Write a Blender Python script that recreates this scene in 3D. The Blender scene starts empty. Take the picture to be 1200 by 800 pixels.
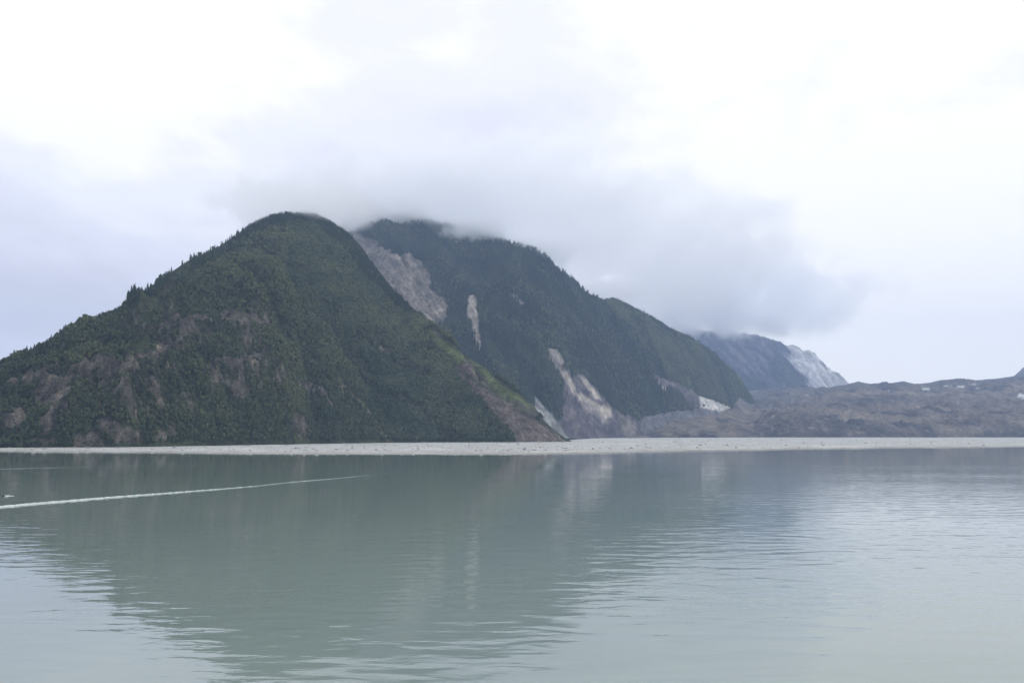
import bpy, math, random
import numpy as np

rad = math.radians
SC = bpy.context.scene
random.seed(7)
RNG = np.random.default_rng(7)

# ------------------------------------------------------------------ camera
F = 1039.0            # focal length in photograph pixels (1200 wide)
PITCH = rad(6.05)
CAMH = 10.0
cam_data = bpy.data.cameras.new('camera')
cam_data.sensor_width = 36.0
cam_data.lens = 36.0 * F / 1200.0
cam_data.clip_start = 0.5
cam_data.clip_end = 80000.0
cam = bpy.data.objects.new('camera', cam_data)
SC.collection.objects.link(cam)
cam.location = (0, 0, CAMH)
cam.rotation_euler = (math.pi / 2 + PITCH, 0, 0)
SC.camera = cam

# ------------------------------------------------------------------ world
SUN_EL, SUN_AZ = 46.0, 82.0     # azimuth from +Y (view direction), negative = left
w = bpy.data.worlds.new('World')
SC.world = w
w.use_nodes = True
nt = w.node_tree
nt.nodes.clear()
N, L = nt.nodes, nt.links


def wn(kind, **kw):
    n = N.new(kind)
    for k, v in kw.items():
        setattr(n, k, v)
    return n


def wmath(op, a, b=None, clamp=False):
    n = wn('ShaderNodeMath', operation=op, use_clamp=clamp)
    for i, s in enumerate((a, b)):
        if s is None:
            continue
        if isinstance(s, (int, float)):
            n.inputs[i].default_value = s
        else:
            L.new(s, n.inputs[i])
    return n.outputs[0]


sky = wn('ShaderNodeTexSky', sky_type='NISHITA', sun_disc=False)
sky.sun_elevation = rad(SUN_EL)
sky.sun_rotation = rad(SUN_AZ)
bg_sky = wn('ShaderNodeBackground')
bg_sky.inputs['Strength'].default_value = 0.10
L.new(sky.outputs[0], bg_sky.inputs['Color'])

tc = wn('ShaderNodeTexCoord')
mp = wn('ShaderNodeMapping')
mp.inputs['Scale'].default_value = (1.0, 1.0, 1.7)
L.new(tc.outputs['Generated'], mp.inputs['Vector'])


def wnoise(scale, detail, rough, dist=0.0, off=(0, 0, 0)):
    m = wn('ShaderNodeMapping')
    m.inputs['Scale'].default_value = (1.0, 1.0, 1.8)
    m.inputs['Location'].default_value = off
    L.new(tc.outputs['Generated'], m.inputs['Vector'])
    n = wn('ShaderNodeTexNoise', noise_dimensions='3D')
    n.inputs['Scale'].default_value = scale
    n.inputs['Detail'].default_value = detail
    n.inputs['Roughness'].default_value = rough
    n.inputs['Distortion'].default_value = dist
    L.new(m.outputs[0], n.inputs['Vector'])
    return n


def pix_dir(px, py):
    u = (px - 600) / F
    v = (400 - py) / F
    d = np.array([u, math.cos(PITCH) - v * math.sin(PITCH), math.sin(PITCH) + v * math.cos(PITCH)])
    return d / np.linalg.norm(d)


# warped direction for cloud masses
wz = wnoise(3.0, 6, 0.55, 0.0, (3.1, 0.4, 1.7))
sub = wn('ShaderNodeVectorMath', operation='SUBTRACT')
L.new(wz.outputs['Color'], sub.inputs[0])
sub.inputs[1].default_value = (0.5, 0.5, 0.5)
scl = wn('ShaderNodeVectorMath', operation='SCALE')
L.new(sub.outputs[0], scl.inputs[0])
scl.inputs['Scale'].default_value = 0.30
add = wn('ShaderNodeVectorMath', operation='ADD')
L.new(tc.outputs['Generated'], add.inputs[0])
L.new(scl.outputs[0], add.inputs[1])
nrm = wn('ShaderNodeVectorMath', operation='NORMALIZE')
L.new(add.outputs[0], nrm.inputs[0])


def blob(px, py, sx, sy, amp):
    """soft cloud mass round a direction; sx, sy are angular half sizes (radians)"""
    d = pix_dir(px, py)
    s = wn('ShaderNodeVectorMath', operation='SUBTRACT')
    L.new(nrm.outputs[0], s.inputs[0])
    s.inputs[1].default_value = tuple(d)
    m = wn('ShaderNodeVectorMath', operation='MULTIPLY')
    L.new(s.outputs[0], m.inputs[0])
    m.inputs[1].default_value = (1 / sx, 1 / sx, 1 / sy)
    dd = wn('ShaderNodeVectorMath', operation='DOT_PRODUCT')
    L.new(m.outputs[0], dd.inputs[0])
    L.new(m.outputs[0], dd.inputs[1])
    e = wmath('EXPONENT', wmath('MULTIPLY', dd.outputs['Value'], -1.0))
    return wmath('MULTIPLY', e, amp)


dens = wnoise(1.6, 8, 0.52, 0.3, (0.2, 2.2, 5.0))
fine = wnoise(5.5, 9, 0.55, 0.6, (4.2, 1.2, 2.0))
acc = wmath('ADD', wmath('MULTIPLY', wmath('SUBTRACT', dens.outputs['Fac'], 0.5), 1.5),
            wmath('MULTIPLY', wmath('SUBTRACT', fine.outputs['Fac'], 0.5), 0.9))
for b in SKY_BLOBS if 'SKY_BLOBS' in globals() else [
        (-20, 380, .32, .13, .58),     # grey bank low on the left
        (280, 300, .30, .10, .40),
        (530, 150, .20, .14, .34),     # lavender mass over the summits
        (700, 230, .16, .07, .16),
        (1130, 290, .22, .07, .10),
        (1150, 120, .20, .12, .02),
        (150, 90, .30, .12, -.32),     # bright openings
        (960, 230, .18, .07, -.28),
        (1050, 402, .26, .055, -1.05),
        (760, 90, .20, .08, -.18)]:
    acc = wmath('ADD', acc, blob(*b))
acc = wmath('ADD', acc, 0.20)
ramp = wn('ShaderNodeValToRGB')
ramp.color_ramp.interpolation = 'EASE'
els = ramp.color_ramp.elements
els[0].position = 0.0
els[0].color = (1.12, 1.10, 1.07, 1)
els[1].position = 1.0
els[1].color = (0.70, 0.69, 0.76, 1)
e = els.new(0.28); e.color = (0.96, 0.965, 1.01, 1)
e = els.new(0.6); e.color = (0.85, 0.855, 0.96, 1)
L.new(acc, ramp.inputs[0])
bg_cl = wn('ShaderNodeBackground')
bg_cl.inputs['Strength'].default_value = 1.0
L.new(ramp.outputs[0], bg_cl.inputs['Color'])
mixw = wn('ShaderNodeMixShader')
mixw.inputs[0].default_value = 0.96
L.new(bg_sky.outputs[0], mixw.inputs[1])
L.new(bg_cl.outputs[0], mixw.inputs[2])
wout = wn('ShaderNodeOutputWorld')
L.new(mixw.outputs[0], wout.inputs['Surface'])

# ------------------------------------------------------------------ sun
sd = bpy.data.lights.new('sun', 'SUN')
sd.energy = 1.5
sd.angle = rad(12)
sd.color = (1.0, 0.96, 0.9)
sun = bpy.data.objects.new('sun', sd)
SC.collection.objects.link(sun)
sun.rotation_euler = (rad(90 - SUN_EL), 0, rad(180 - SUN_AZ))
sun.location = (0, 0, 1500)

SC.view_settings.view_transform = 'Standard'
SC.view_settings.look = 'None'
SC.view_settings.exposure = 0.16
SC.view_settings.gamma = 1.0
SC.render.engine = 'CYCLES'
SC.cycles.max_bounces = 16
SC.cycles.volume_bounces = 14
SC.cycles.volume_max_steps = 256
SC.cycles.volume_step_rate = 0.6
SC.cycles.use_denoising = True

# ================================================================== helpers
COL = SC.collection


def tag(o, label=None, cat=None, group=None, kind=None):
    if label: o['label'] = label
    if cat: o['category'] = cat
    if group: o['group'] = group
    if kind: o['kind'] = kind
    return o


_P = RNG.permutation(4096).astype(np.int64)
_G = RNG.normal(size=(4096, 2))
_G /= np.linalg.norm(_G, axis=1)[:, None]


def perlin(x, y, seed=0):
    x = np.asarray(x, float) + seed * 17.31
    y = np.asarray(y, float) - seed * 9.77
    xi = np.floor(x).astype(np.int64); yi = np.floor(y).astype(np.int64)
    xf = x - xi; yf = y - yi
    u = xf * xf * xf * (xf * (xf * 6 - 15) + 10)
    v = yf * yf * yf * (yf * (yf * 6 - 15) + 10)

    def g(ix, iy, dx, dy):
        h = _P[(_P[(ix + seed * 131) & 4095] + iy) & 4095]
        return _G[h, 0] * dx + _G[h, 1] * dy
    a = g(xi, yi, xf, yf); b = g(xi + 1, yi, xf - 1, yf)
    c = g(xi, yi + 1, xf, yf - 1); d = g(xi + 1, yi + 1, xf - 1, yf - 1)
    return (a + (b - a) * u) + ((c + (d - c) * u) - (a + (b - a) * u)) * v


def fbm(x, y, oct=5, seed=0, gain=.5, lac=2.03):
    s = 0; amp = 1
    for i in range(oct):
        s = s + perlin(x, y, seed + i) * amp
        x = x * lac; y = y * lac; amp *= gain
    return s * 1.3


def ridged(x, y, oct=5, seed=0, gain=.55, lac=2.05):
    s = 0; amp = 1
    for i in range(oct):
        s = s + (1 - 2.4 * np.abs(perlin(x, y, seed + i))) * amp
        x = x * lac; y = y * lac; amp *= gain
    return s * .5


def sstep(a, b, x):
    t = np.clip((x - a) / (b - a), 0, 1)
    return t * t * (3 - 2 * t)


def pix_ae(px, py):
    """photograph pixel -> world ray slopes a = X/Y, e = (Z-10)/Y"""
    u = (np.asarray(px, float) - 600) / F
    v = (400 - np.asarray(py, float)) / F
    fy = math.cos(PITCH) - v * math.sin(PITCH)
    return u / fy, (math.sin(PITCH) + v * math.cos(PITCH)) / fy


def to_pix(X, Y, Z):
    z = Z - CAMH
    fwd = Y * math.cos(PITCH) + z * math.sin(PITCH)
    up = -Y * math.sin(PITCH) + z * math.cos(PITCH)
    return 600 + F * X / fwd, 400 - F * up / fwd


def poly_sd(px, py, poly):
    """signed distance in pixels, positive inside"""
    p = np.asarray(poly, float)
    d2 = np.full(px.shape, 1e18)
    ins = np.zeros(px.shape, bool)
    n = len(p)
    for i in range(n):
        x0, y0 = p[i]; x1, y1 = p[(i + 1) % n]
        dx, dy = x1 - x0, y1 - y0
        t = np.clip(((px - x0) * dx + (py - y0) * dy) / (dx * dx + dy * dy + 1e-9), 0, 1)
        d2 = np.minimum(d2, (px - x0 - t * dx) ** 2 + (py - y0 - t * dy) ** 2)
        if abs(dy) > 1e-9:
            c = ((y0 > py) != (y1 > py)) & (px < dx * (py - y0) / dy + x0)
            ins ^= c
    d = np.sqrt(d2)
    return np.where(ins, d, -d)


def line_d(px, py, pts):
    d2 = np.full(px.shape, 1e18)
    for (x0, y0), (x1, y1) in zip(pts[:-1], pts[1:]):
        dx, dy = x1 - x0, y1 - y0
        t = np.clip(((px - x0) * dx + (py - y0) * dy) / (dx * dx + dy * dy + 1e-9), 0, 1)
        d2 = np.minimum(d2, (px - x0 - t * dx) ** 2 + (py - y0 - t * dy) ** 2)
    return np.sqrt(d2)


def grid_mesh(name, X, Y, Z, col=None, mat=None, smooth=True):
    R, Cn = X.shape
    me = bpy.data.meshes.new(name)
    nv = R * Cn
    co = np.stack([X, Y, Z], -1).reshape(-1, 3).astype(np.float32)
    me.vertices.add(nv)
    me.vertices.foreach_set('co', co.ravel())
    idx = np.arange(nv).reshape(R, Cn)
    q = np.stack([idx[:-1, :-1], idx[:-1, 1:], idx[1:, 1:], idx[1:, :-1]], -1).reshape(-1, 4).astype(np.int32)
    nf = len(q)
    me.loops.add(nf * 4)
    me.loops.foreach_set('vertex_index', q.ravel())
    me.polygons.add(nf)
    me.polygons.foreach_set('loop_start', np.arange(nf, dtype=np.int32) * 4)
    me.polygons.foreach_set('loop_total', np.full(nf, 4, np.int32))
    me.polygons.foreach_set('use_smooth', np.full(nf, smooth))
    me.update(calc_edges=True)
    if col is not None:
        at = me.color_attributes.new('tint', 'FLOAT_COLOR', 'POINT')
        c4 = np.ones((nv, 4), np.float32)
        c4[:, :3] = col.reshape(-1, 3)
        at.data.foreach_set('color', c4.ravel())
    if mat: me.materials.append(mat)
    o = bpy.data.objects.new(name, me)
    COL.objects.link(o)
    return o


def py_mesh(name, verts, faces, mat=None, smooth=False):
    me = bpy.data.meshes.new(name)
    me.from_pydata([tuple(map(float, v)) for v in verts], [], [tuple(map(int, f)) for f in faces])
    if smooth:
        me.polygons.foreach_set('use_smooth', [True] * len(me.polygons))
    if mat: me.materials.append(mat)
    me.update()
    return me


# ------------------------------------------------------------------ materials
def new_mat(name):
    m = bpy.data.materials.new(name)
    m.use_nodes = True
    return m, m.node_tree, m.node_tree.nodes['Principled BSDF']


def terrain_mat(name, scales, bump_m, rough=.95, contrast=.5):
    """colour from the surveyed tint attribute, broken up by object-space noise; relief by bump"""
    m, t, p = new_mat(name)
    at = t.nodes.new('ShaderNodeAttribute'); at.attribute_name = 'tint'
    tc_ = t.nodes.new('ShaderNodeTexCoord')
    last = at.outputs['Color']
    hsum = None
    for i, s in enumerate(scales):
        n = t.nodes.new('ShaderNodeTexNoise')
        n.inputs['Scale'].default_value = s
        n.inputs['Detail'].default_value = 6
        n.inputs['Roughness'].default_value = .62
        t.links.new(tc_.outputs['Object'], n.inputs['Vector'])
        mr = t.nodes.new('ShaderNodeMapRange')
        mr.inputs['From Min'].default_value = .3
        mr.inputs['From Max'].default_value = .7
        mr.inputs['To Min'].default_value = 1 - contrast
        mr.inputs['To Max'].default_value = 1 + contrast
        t.links.new(n.outputs['Fac'], mr.inputs['Value'])
        mx = t.nodes.new('ShaderNodeVectorMath'); mx.operation = 'SCALE'
        t.links.new(last, mx.inputs[0])
        t.links.new(mr.outputs[0], mx.inputs['Scale'])
        last = mx.outputs[0]
        if hsum is None:
            hsum = n.outputs['Fac']
        else:
            a = t.nodes.new('ShaderNodeMath'); a.operation = 'ADD'
            t.links.new(hsum, a.inputs[0]); t.links.new(n.outputs['Fac'], a.inputs[1])
            hsum = a.outputs[0]
    t.links.new(last, p.inputs['Base Color'])
    b = t.nodes.new('ShaderNodeBump')
    b.inputs['Strength'].default_value = 1.0
    b.inputs['Distance'].default_value = bump_m
    t.links.new(hsum, b.inputs['Height'])
    t.links.new(b.outputs[0], p.inputs['Normal'])
    p.inputs['Roughness'].default_value = rough
    p.inputs['Specular IOR Level'].default_value = 0.15
    return m


def leaf_mat(name, c0, c1, c2):
    m, t, p = new_mat(name)
    oi = t.nodes.new('ShaderNodeObjectInfo')
    ta = t.nodes.new('ShaderNodeAttribute'); ta.attribute_type = 'INSTANCER'; ta.attribute_name = 'tone'
    r = t.nodes.new('ShaderNodeValToRGB')
    r.color_ramp.elements[0].color = (*c0, 1)
    r.color_ramp.elements[1].color = (*c2, 1)
    e_ = r.color_ramp.elements.new(.6); e_.color = (*c1, 1)
    tm = t.nodes.new('ShaderNodeMath'); tm.operation = 'MULTIPLY_ADD'
    t.links.new(oi.outputs['Random'], tm.inputs[0]); tm.inputs[1].default_value = .35
    t.links.new(ta.outputs['Fac'], tm.inputs[2])
    t.links.new(tm.outputs[0], r.inputs[0])
    tc_ = t.nodes.new('ShaderNodeTexCoord')
    n = t.nodes.new('ShaderNodeTexNoise')
    n.inputs['Scale'].default_value = 1.3
    n.inputs['Detail'].default_value = 3
    t.links.new(tc_.outputs['Object'], n.inputs['Vector'])
    mr = t.nodes.new('ShaderNodeMapRange')
    mr.inputs['To Min'].default_value = .55
    mr.inputs['To Max'].default_value = 1.45
    t.links.new(n.outputs['Fac'], mr.inputs['Value'])
    mx = t.nodes.new('ShaderNodeVectorMath'); mx.operation = 'SCALE'
    t.links.new(r.outputs[0], mx.inputs[0]); t.links.new(mr.outputs[0], mx.inputs['Scale'])
    t.links.new(mx.outputs[0], p.inputs['Base Color'])
    p.inputs['Roughness'].default_value = .85
    p.inputs['Specular IOR Level'].default_value = .2
    return m


def plain_mat(name, c, rough=.9, scale=2.0, contrast=.3):
    m, t, p = new_mat(name)
    tc_ = t.nodes.new('ShaderNodeTexCoord')
    n = t.nodes.new('ShaderNodeTexNoise')
    n.inputs['Scale'].default_value = scale
    n.inputs['Detail'].default_value = 5
    t.links.new(tc_.outputs['Object'], n.inputs['Vector'])
    r = t.nodes.new('ShaderNodeValToRGB')
    r.color_ramp.elements[0].position = .3
    r.color_ramp.elements[0].color = (*[v * (1 - contrast) for v in c], 1)
    r.color_ramp.elements[1].position = .7
    r.color_ramp.elements[1].color = (*[min(1, v * (1 + contrast)) for v in c], 1)
    t.links.new(n.outputs['Fac'], r.inputs[0])
    t.links.new(r.outputs[0], p.inputs['Base Color'])
    p.inputs['Roughness'].default_value = rough
    p.inputs['Specular IOR Level'].default_value = .25
    return m


M_near = terrain_mat('near mountain ground', (.05, .18, .6), 2.6, contrast=.48)
M_mid = terrain_mat('middle mountain ground', (.02, .09), 3.5, contrast=.36)
M_far = terrain_mat('far rock', (.008, .035), 8.0, contrast=.25)
M_mor = terrain_mat('moraine debris', (.02, .09, .35), 2.0, contrast=.33)
M_bar = terrain_mat('gravel', (.05, .35, 1.4), .25, contrast=.2)
M_spruce = leaf_mat('spruce needles', (.014, .027, .021), (.034, .054, .037), (.068, .092, .052))
M_alder = leaf_mat('alder leaves', (.034, .054, .032), (.070, .092, .052), (.120, .140, .070))
M_bark = plain_mat('bark', (.09, .075, .06), scale=6)
M_rock = plain_mat('boulder rock', (.42, .42, .41), scale=.8)
M_rockd = plain_mat('dark boulder rock', (.29, .285, .28), scale=.8)


# ================================================================== ground, water
def flat_sheet(name, x0, x1, y0, y1, z, mat, n=2):
    xs = np.linspace(x0, x1, n); ys = np.linspace(y0, y1, n)
    X, Y = np.meshgrid(xs, ys)
    o = grid_mesh(name, X, Y, np.full_like(X, z), None, mat)
    return o


g = flat_sheet('ground', -6500, 6500, -2000, 7000, -3.0, plain_mat('lake bed silt', (.2, .19, .17), scale=.01), 30)
tag(g, kind='structure')


def water_mat():
    m, t, p = new_mat('silty glacier water')
    p.inputs['Base Color'].default_value = (.185, .262, .225, 1)
    p.inputs['Roughness'].default_value = .02
    p.inputs['IOR'].default_value = 1.5
    tc_ = t.nodes.new('ShaderNodeTexCoord')

    def nz(sx, sy, scale, detail, rough, dist=0, rot=0):
        mpn = t.nodes.new('ShaderNodeMapping')
        mpn.inputs['Scale'].default_value = (sx, sy, 1)
        mpn.inputs['Rotation'].default_value = (0, 0, rot)
        t.links.new(tc_.outputs['Object'], mpn.inputs['Vector'])
        n = t.nodes.new('ShaderNodeTexNoise')
        n.inputs['Scale'].default_value = scale
        n.inputs['Detail'].default_value = detail
        n.inputs['Roughness'].default_value = rough
        n.inputs['Distortion'].default_value = dist
        t.links.new(mpn.outputs[0], n.inputs['Vector'])
        return n.outputs['Fac']

    def mth(op, a, b):
        n = t.nodes.new('ShaderNodeMath'); n.operation = op
        for i, s in enumerate((a, b)):
            if isinstance(s, (int, float)): n.inputs[i].default_value = s
            else: t.links.new(s, n.inputs[i])
        return n.outputs[0]
    # gusts decide where the ripples are stronger
    gust = t.nodes.new('ShaderNodeMapRange')
    t.links.new(nz(.6, 1.6, .012, 3, .5), gust.inputs['Value'])
    gust.inputs['From Min'].default_value = .38; gust.inputs['From Max'].default_value = .66
    gust.inputs['To Min'].default_value = .45; gust.inputs['To Max'].default_value = 1.35
    big = mth('MULTIPLY', nz(.45, 1.0, .55, 1.5, .4, .4, rad(8)), .050)
    mid_ = mth('MULTIPLY', nz(.45, 1.0, 1.5, 2, .5, .5, rad(-6)), .011)
    fine = mth('MULTIPLY', nz(.5, 1.0, 5.5, 2, .5, 0, rad(4)), .0008)
    # sheltered, calmer water towards the far shore; breezier out on the open right
    sxyz = t.nodes.new('ShaderNodeSeparateXYZ')
    t.links.new(tc_.outputs['Object'], sxyz.inputs[0])
    calm = t.nodes.new('ShaderNodeMapRange'); calm.interpolation_type = 'SMOOTHSTEP'
    t.links.new(sxyz.outputs['Y'], calm.inputs['Value'])
    calm.inputs['From Min'].default_value = 60; calm.inputs['From Max'].default_value = 330
    calm.inputs['To Min'].default_value = 1.0; calm.inputs['To Max'].default_value = .30
    brz = t.nodes.new('ShaderNodeMapRange'); brz.interpolation_type = 'SMOOTHSTEP'
    t.links.new(sxyz.outputs['X'], brz.inputs['Value'])
    brz.inputs['From Min'].default_value = 0; brz.inputs['From Max'].default_value = 60
    brz.inputs['To Min'].default_value = 1.0; brz.inputs['To Max'].default_value = 1.9
    h = mth('MULTIPLY', mth('ADD', mth('ADD', big, mid_), fine), mth('MULTIPLY', gust.outputs[0], mth('MULTIPLY', calm.outputs[0], brz.outputs[0])))
    b = t.nodes.new('ShaderNodeBump')
    b.inputs['Strength'].default_value = 1.0
    b.inputs['Distance'].default_value = 1.0
    t.links.new(h, b.inputs['Height'])
    t.links.new(b.outputs[0], p.inputs['Normal'])
    # cloudy patches of silt
    sr = t.nodes.new('ShaderNodeValToRGB')
    sr.color_ramp.elements[0].position = .35; sr.color_ramp.elements[0].color = (.178, .232, .216, 1)
    sr.color_ramp.elements[1].position = .65; sr.color_ramp.elements[1].color = (.205, .256, .236, 1)
    t.links.new(nz(1, 1, .02, 4, .55, .6), sr.inputs[0])
    t.links.new(sr.outputs[0], p.inputs['Base Color'])
    return m


M_water = water_mat()
wtr = flat_sheet('lake_water', -6400, 6400, -1900, 2300, 0.0, M_water, 24)
tag(wtr, kind='structure')


# ================================================================== sight-line surveyed terrain
def interp(pts, x):
    p = np.asarray(pts, float)
    return np.interp(x, p[:, 0], p[:, 1])


def smooth1(v, k):
    if k <= 1: return v
    ker = np.hanning(k + 2)[1:-1]; ker /= ker.sum()
    return np.convolve(np.pad(v, k // 2, mode='edge'), ker, 'valid')[:len(v)]


def cols(x0, x1, step, vis0=-20, vis1=1220, coarse=6):
    xs = [x0]
    while xs[-1] < x1:
        xs.append(xs[-1] + (step if vis0 <= xs[-1] <= vis1 else coarse))
    return np.array(xs, float)


def mountain_grid(xs, crest, base_Y, base_Z, slope, rows, back=26, prof=1.0, slope_back=.7, sm=5):
    """front face from its foot to its crest, then the far side down to the ground"""
    yc = smooth1(interp(crest, xs), sm)
    a, e = pix_ae(xs, yc)
    Yb = smooth1(interp(base_Y, xs), 31)
    Zb = interp(base_Z, xs)
    s = slope
    Yr = (Yb + (CAMH - Zb) / s) / (1 - e / s)
    Zr = CAMH + e * Yr
    Zr = np.maximum(Zr, Zb - 1.5)
    t = np.linspace(0, 1, rows)[:, None]
    Y = Yb + (Yr - Yb) * t
    gt = t ** prof if prof >= 1 else 1 - (1 - t) ** (1 / prof)
    Z = Zb + (Zr - Zb) * gt
    tb = np.linspace(0, 1, back + 1)[1:, None] ** 1.3
    W = (Zr + 6) / slope_back
    Yk = Yr + W * tb
    Zk = Zr - (Zr + 6) * (1.15 * tb ** 1.25 / 1.15)
    Y = np.vstack([Y, Yk]); Z = np.vstack([Z, Zk])
    T = np.vstack([np.repeat(t, len(xs), 1), 1 + np.repeat(tb, len(xs), 1)])
    X = a[None, :] * Y
    return X, Y, Z, T


def blend(c, col, m):
    return c * (1 - m[..., None]) + np.asarray(col) * m[..., None]


# ---------------------------------------------------------------- near mountain
A_crest = [(-900, 512), (-500, 500), (-250, 482), (-100, 458), (-40, 440), (0, 429), (20, 421), (45, 410), (75, 389), (100, 380),
           (130, 371), (146, 366), (156, 355), (168, 344), (190, 326), (220, 306), (255, 290), (280, 274), (300, 263),
           (318, 255), (335, 252), (350, 252), (370, 255), (390, 264), (408, 277), (425, 296), (450, 330), (472, 358),
           (500, 385), (520, 401), (545, 416), (575, 435), (605, 458), (625, 475), (640, 495), (655, 508), (668, 516), (674, 518)]
A_bY = [(-900, 500), (-200, 600), (0, 632), (150, 645), (300, 768), (400, 900), (450, 985), (520, 1030), (600, 1045), (650, 1110), (680, 1180)]
A_bZ = [(-900, 1.5), (150, 1.6), (450, 2.0), (650, 2.2), (680, 2.2)]
xsA = cols(-900, 674, 1.0, -15, 680, 8)
X, Y, Z, T = mountain_grid(xsA, A_crest, A_bY, A_bZ, .63, 300, prof=1.0)
hf = np.clip((Z.max(axis=0) - 2) / 110, 0, 1)[None, :]
env = hf * np.sin(np.pi * np.clip(T, 0, 1)) ** .6 * (T < 1)
env2 = hf * np.clip(T * 12, 0, 1) * np.clip((1 - T) * 6, .12, 1)
big = (ridged(X / 420 + .3, Y / 300, 3, 11) * 16 + fbm(X / 240, Y / 160, 3, 5) * 20) * np.clip((1.02 - T) * 5, 0, 1)
px0, py0 = to_pix(X, Y, Z)
wx = px0 + fbm(X / 60, Y / 60, 3, 21) * 5
wy = py0 + fbm(X / 60, Y / 60, 3, 25) * 4
rough_zone = sstep(470, 330, wx) * sstep(330, 400, wy)      # craggy lower left
# tilted benches: strata dipping to the left
st = (Z + X * .10 + fbm(X / 90, Y / 90, 3, 31) * 26) / 34
fr = st - np.floor(st)
bench = (sstep(.0, .75, fr) - fr) * 22 * (0.8 + .7 * rough_zone)
crag = ridged(X / 70, Y / 45, 5, 41) * 13 * (0.30 + rough_zone) + fbm(X / 22, Y / 16, 3, 45) * 3.0
rkn = fbm(X / 50, Y / 35, 3, 47)
crag += (ridged(X / 26, Y / 17, 4, 42) * 6.5 + ridged(X / 9, Y / 7, 3, 43) * 2.4) * (.45 + .9 * rough_zone) * (1 - T * .3)
Zd = Z + env * big + env2 * (bench + crag * np.clip((1.0 - T) * 3, .2, 1))
# gully across the face and the scree chute by the right shoulder
gd = line_d(wx, wy, [(372, 402), (400, 448), (430, 484), (456, 516)])
side = (wx - 372) - (wy - 402) * .74
gfade = sstep(320, 420, wy) * np.clip(T * 10, 0, 1)
Zd += env2 * gfade * (20 * np.exp(-((side + 26) / 26) ** 2) - 20 * np.exp(-((side - 12) / 18) ** 2))
fold = gfade * (np.exp(-((side + 26) / 26) ** 2) - np.exp(-((side - 12) / 18) ** 2))
for gx, gy, sl, am in ((250, 300, .55, 18), (150, 370, .9, 14), (452, 340, .95, 9), (330, 330, .2, 14), (90, 420, .8, 12), (420, 300, .9, 12)):
    sd_ = (wx - gx) - (wy - gy) * sl
    fo = (np.exp(-((sd_ + 14) / 15) ** 2) - np.exp(-((sd_ - 8) / 11) ** 2)) * sstep(gy - 20, gy + 40, wy)
    fold = fold + fo * am / 18
    Zd += env2 * am * fo
chute_poly = [(548, 420), (560, 440), (585, 462), (612, 484), (640, 500), (662, 514), (668, 520), (606, 520), (598, 505), (580, 488),
              (565, 470), (548, 452), (536, 440), (530, 430)]
sdc = poly_sd(wx, wy, chute_poly)
Zd -= sstep(-4, 8, sdc) * 5 * env2
gz = sstep(0, .02, T)
Z2 = np.where(T < 1, Zd * gz + Z * (1 - gz), Z + env2 * 2)
pxA, pyA = to_pix(X, Y, Z2)
px0, py0 = pxA, pyA          # colours follow the finished relief
wx = px0 + fbm(X / 40, Y / 40, 4, 21) * 3.5
wy = py0 + fbm(X / 40, Y / 40, 4, 25) * 3
rough_zone = sstep(470, 330, wx) * sstep(330, 400, wy)
gd = line_d(wx, wy, [(372, 402), (400, 448), (430, 484), (456, 516)])
sdc = poly_sd(wx, wy, chute_poly)
# colours --------------------------------------------------------
dZy = np.gradient(Z2, axis=0) / np.maximum(np.gradient(Y, axis=0), 1e-3)
n1 = fbm(X / 130, Y / 80, 4, 51); n2 = fbm(X / 30, Y / 20, 4, 55)
sh = X.shape
under = np.empty(sh + (3,)); under[:] = (.028, .040, .024)
under = blend(under, (.042, .056, .028), sstep(-.2, .5, n1))
under = blend(under, (.060, .060, .038), sstep(.25, .8, n2) * .6)
rockc = np.empty(sh + (3,)); rockc[:] = (.096, .088, .077)
rockc = blend(rockc, (.135, .120, .100), sstep(.1, .6, fbm(X / 10, Y / 12, 4, 61)))
rockc = blend(rockc, (.048, .046, .046), sstep(.05, .5, fbm(X / 14, Y / 18, 3, 67)))
# exposed rock where the ground is steep in the craggy zone, plus ledges seen in the photograph
steep = sstep(2.0, 3.4, dZy + n2 * .9 + n1 * .8)
ledges = [[(165, 385), (215, 372), (255, 372), (300, 368), (322, 385), (300, 388), (250, 382), (205, 390), (185, 400)],
          [(205, 395), (212, 382), (228, 383), (240, 398), (222, 412), (207, 408)],
          [(38, 470), (48, 445), (75, 435), (110, 420), (150, 428), (165, 438), (130, 445), (85, 450), (78, 468), (45, 475)],
          [(150, 425), (172, 415), (200, 402), (190, 420), (165, 432)],
          [(120, 462), (150, 455), (162, 480), (155, 492), (135, 478)],
          [(0, 450), (30, 442), (60, 432), (45, 450), (15, 460)],
          [(0, 488), (25, 485), (35, 500), (5, 512)], [(45, 490), (65, 480), (62, 508), (48, 510)],
          [(78, 512), (90, 495), (110, 498), (118, 520), (90, 522)],
          [(100, 480), (140, 500), (150, 515), (118, 505)],
          [(255, 425), (300, 418), (330, 430), (300, 435), (262, 432)],
          [(230, 440), (252, 432), (262, 455), (245, 462)], [(270, 462), (285, 452), (290, 480), (276, 478)],
          [(188, 506), (205, 500), (208, 514), (192, 516)], [(345, 450), (380, 458), (392, 478), (360, 468)],
          [(440, 405), (455, 412), (462, 420), (448, 416)], [(420, 305), (432, 318), (440, 330), (428, 322)]]
lm = np.zeros(sh)
for p in ledges:
    lm = np.maximum(lm, sstep(-3, 3, poly_sd(wx, wy, p) + n2 * 7 + fbm(X / 9, Y / 7, 3, 59) * 4))
rk = np.clip(np.maximum(lm * 1.0 * sstep(-.8, -.2, n2 + fbm(X / 9, Y / 7, 3, 58) * .5 + .1), steep * rough_zone * 1.0), 0, 1)
rk *= (T < 1)
c = under * (1 - rk[..., None]) + rockc * rk[..., None]
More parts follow.
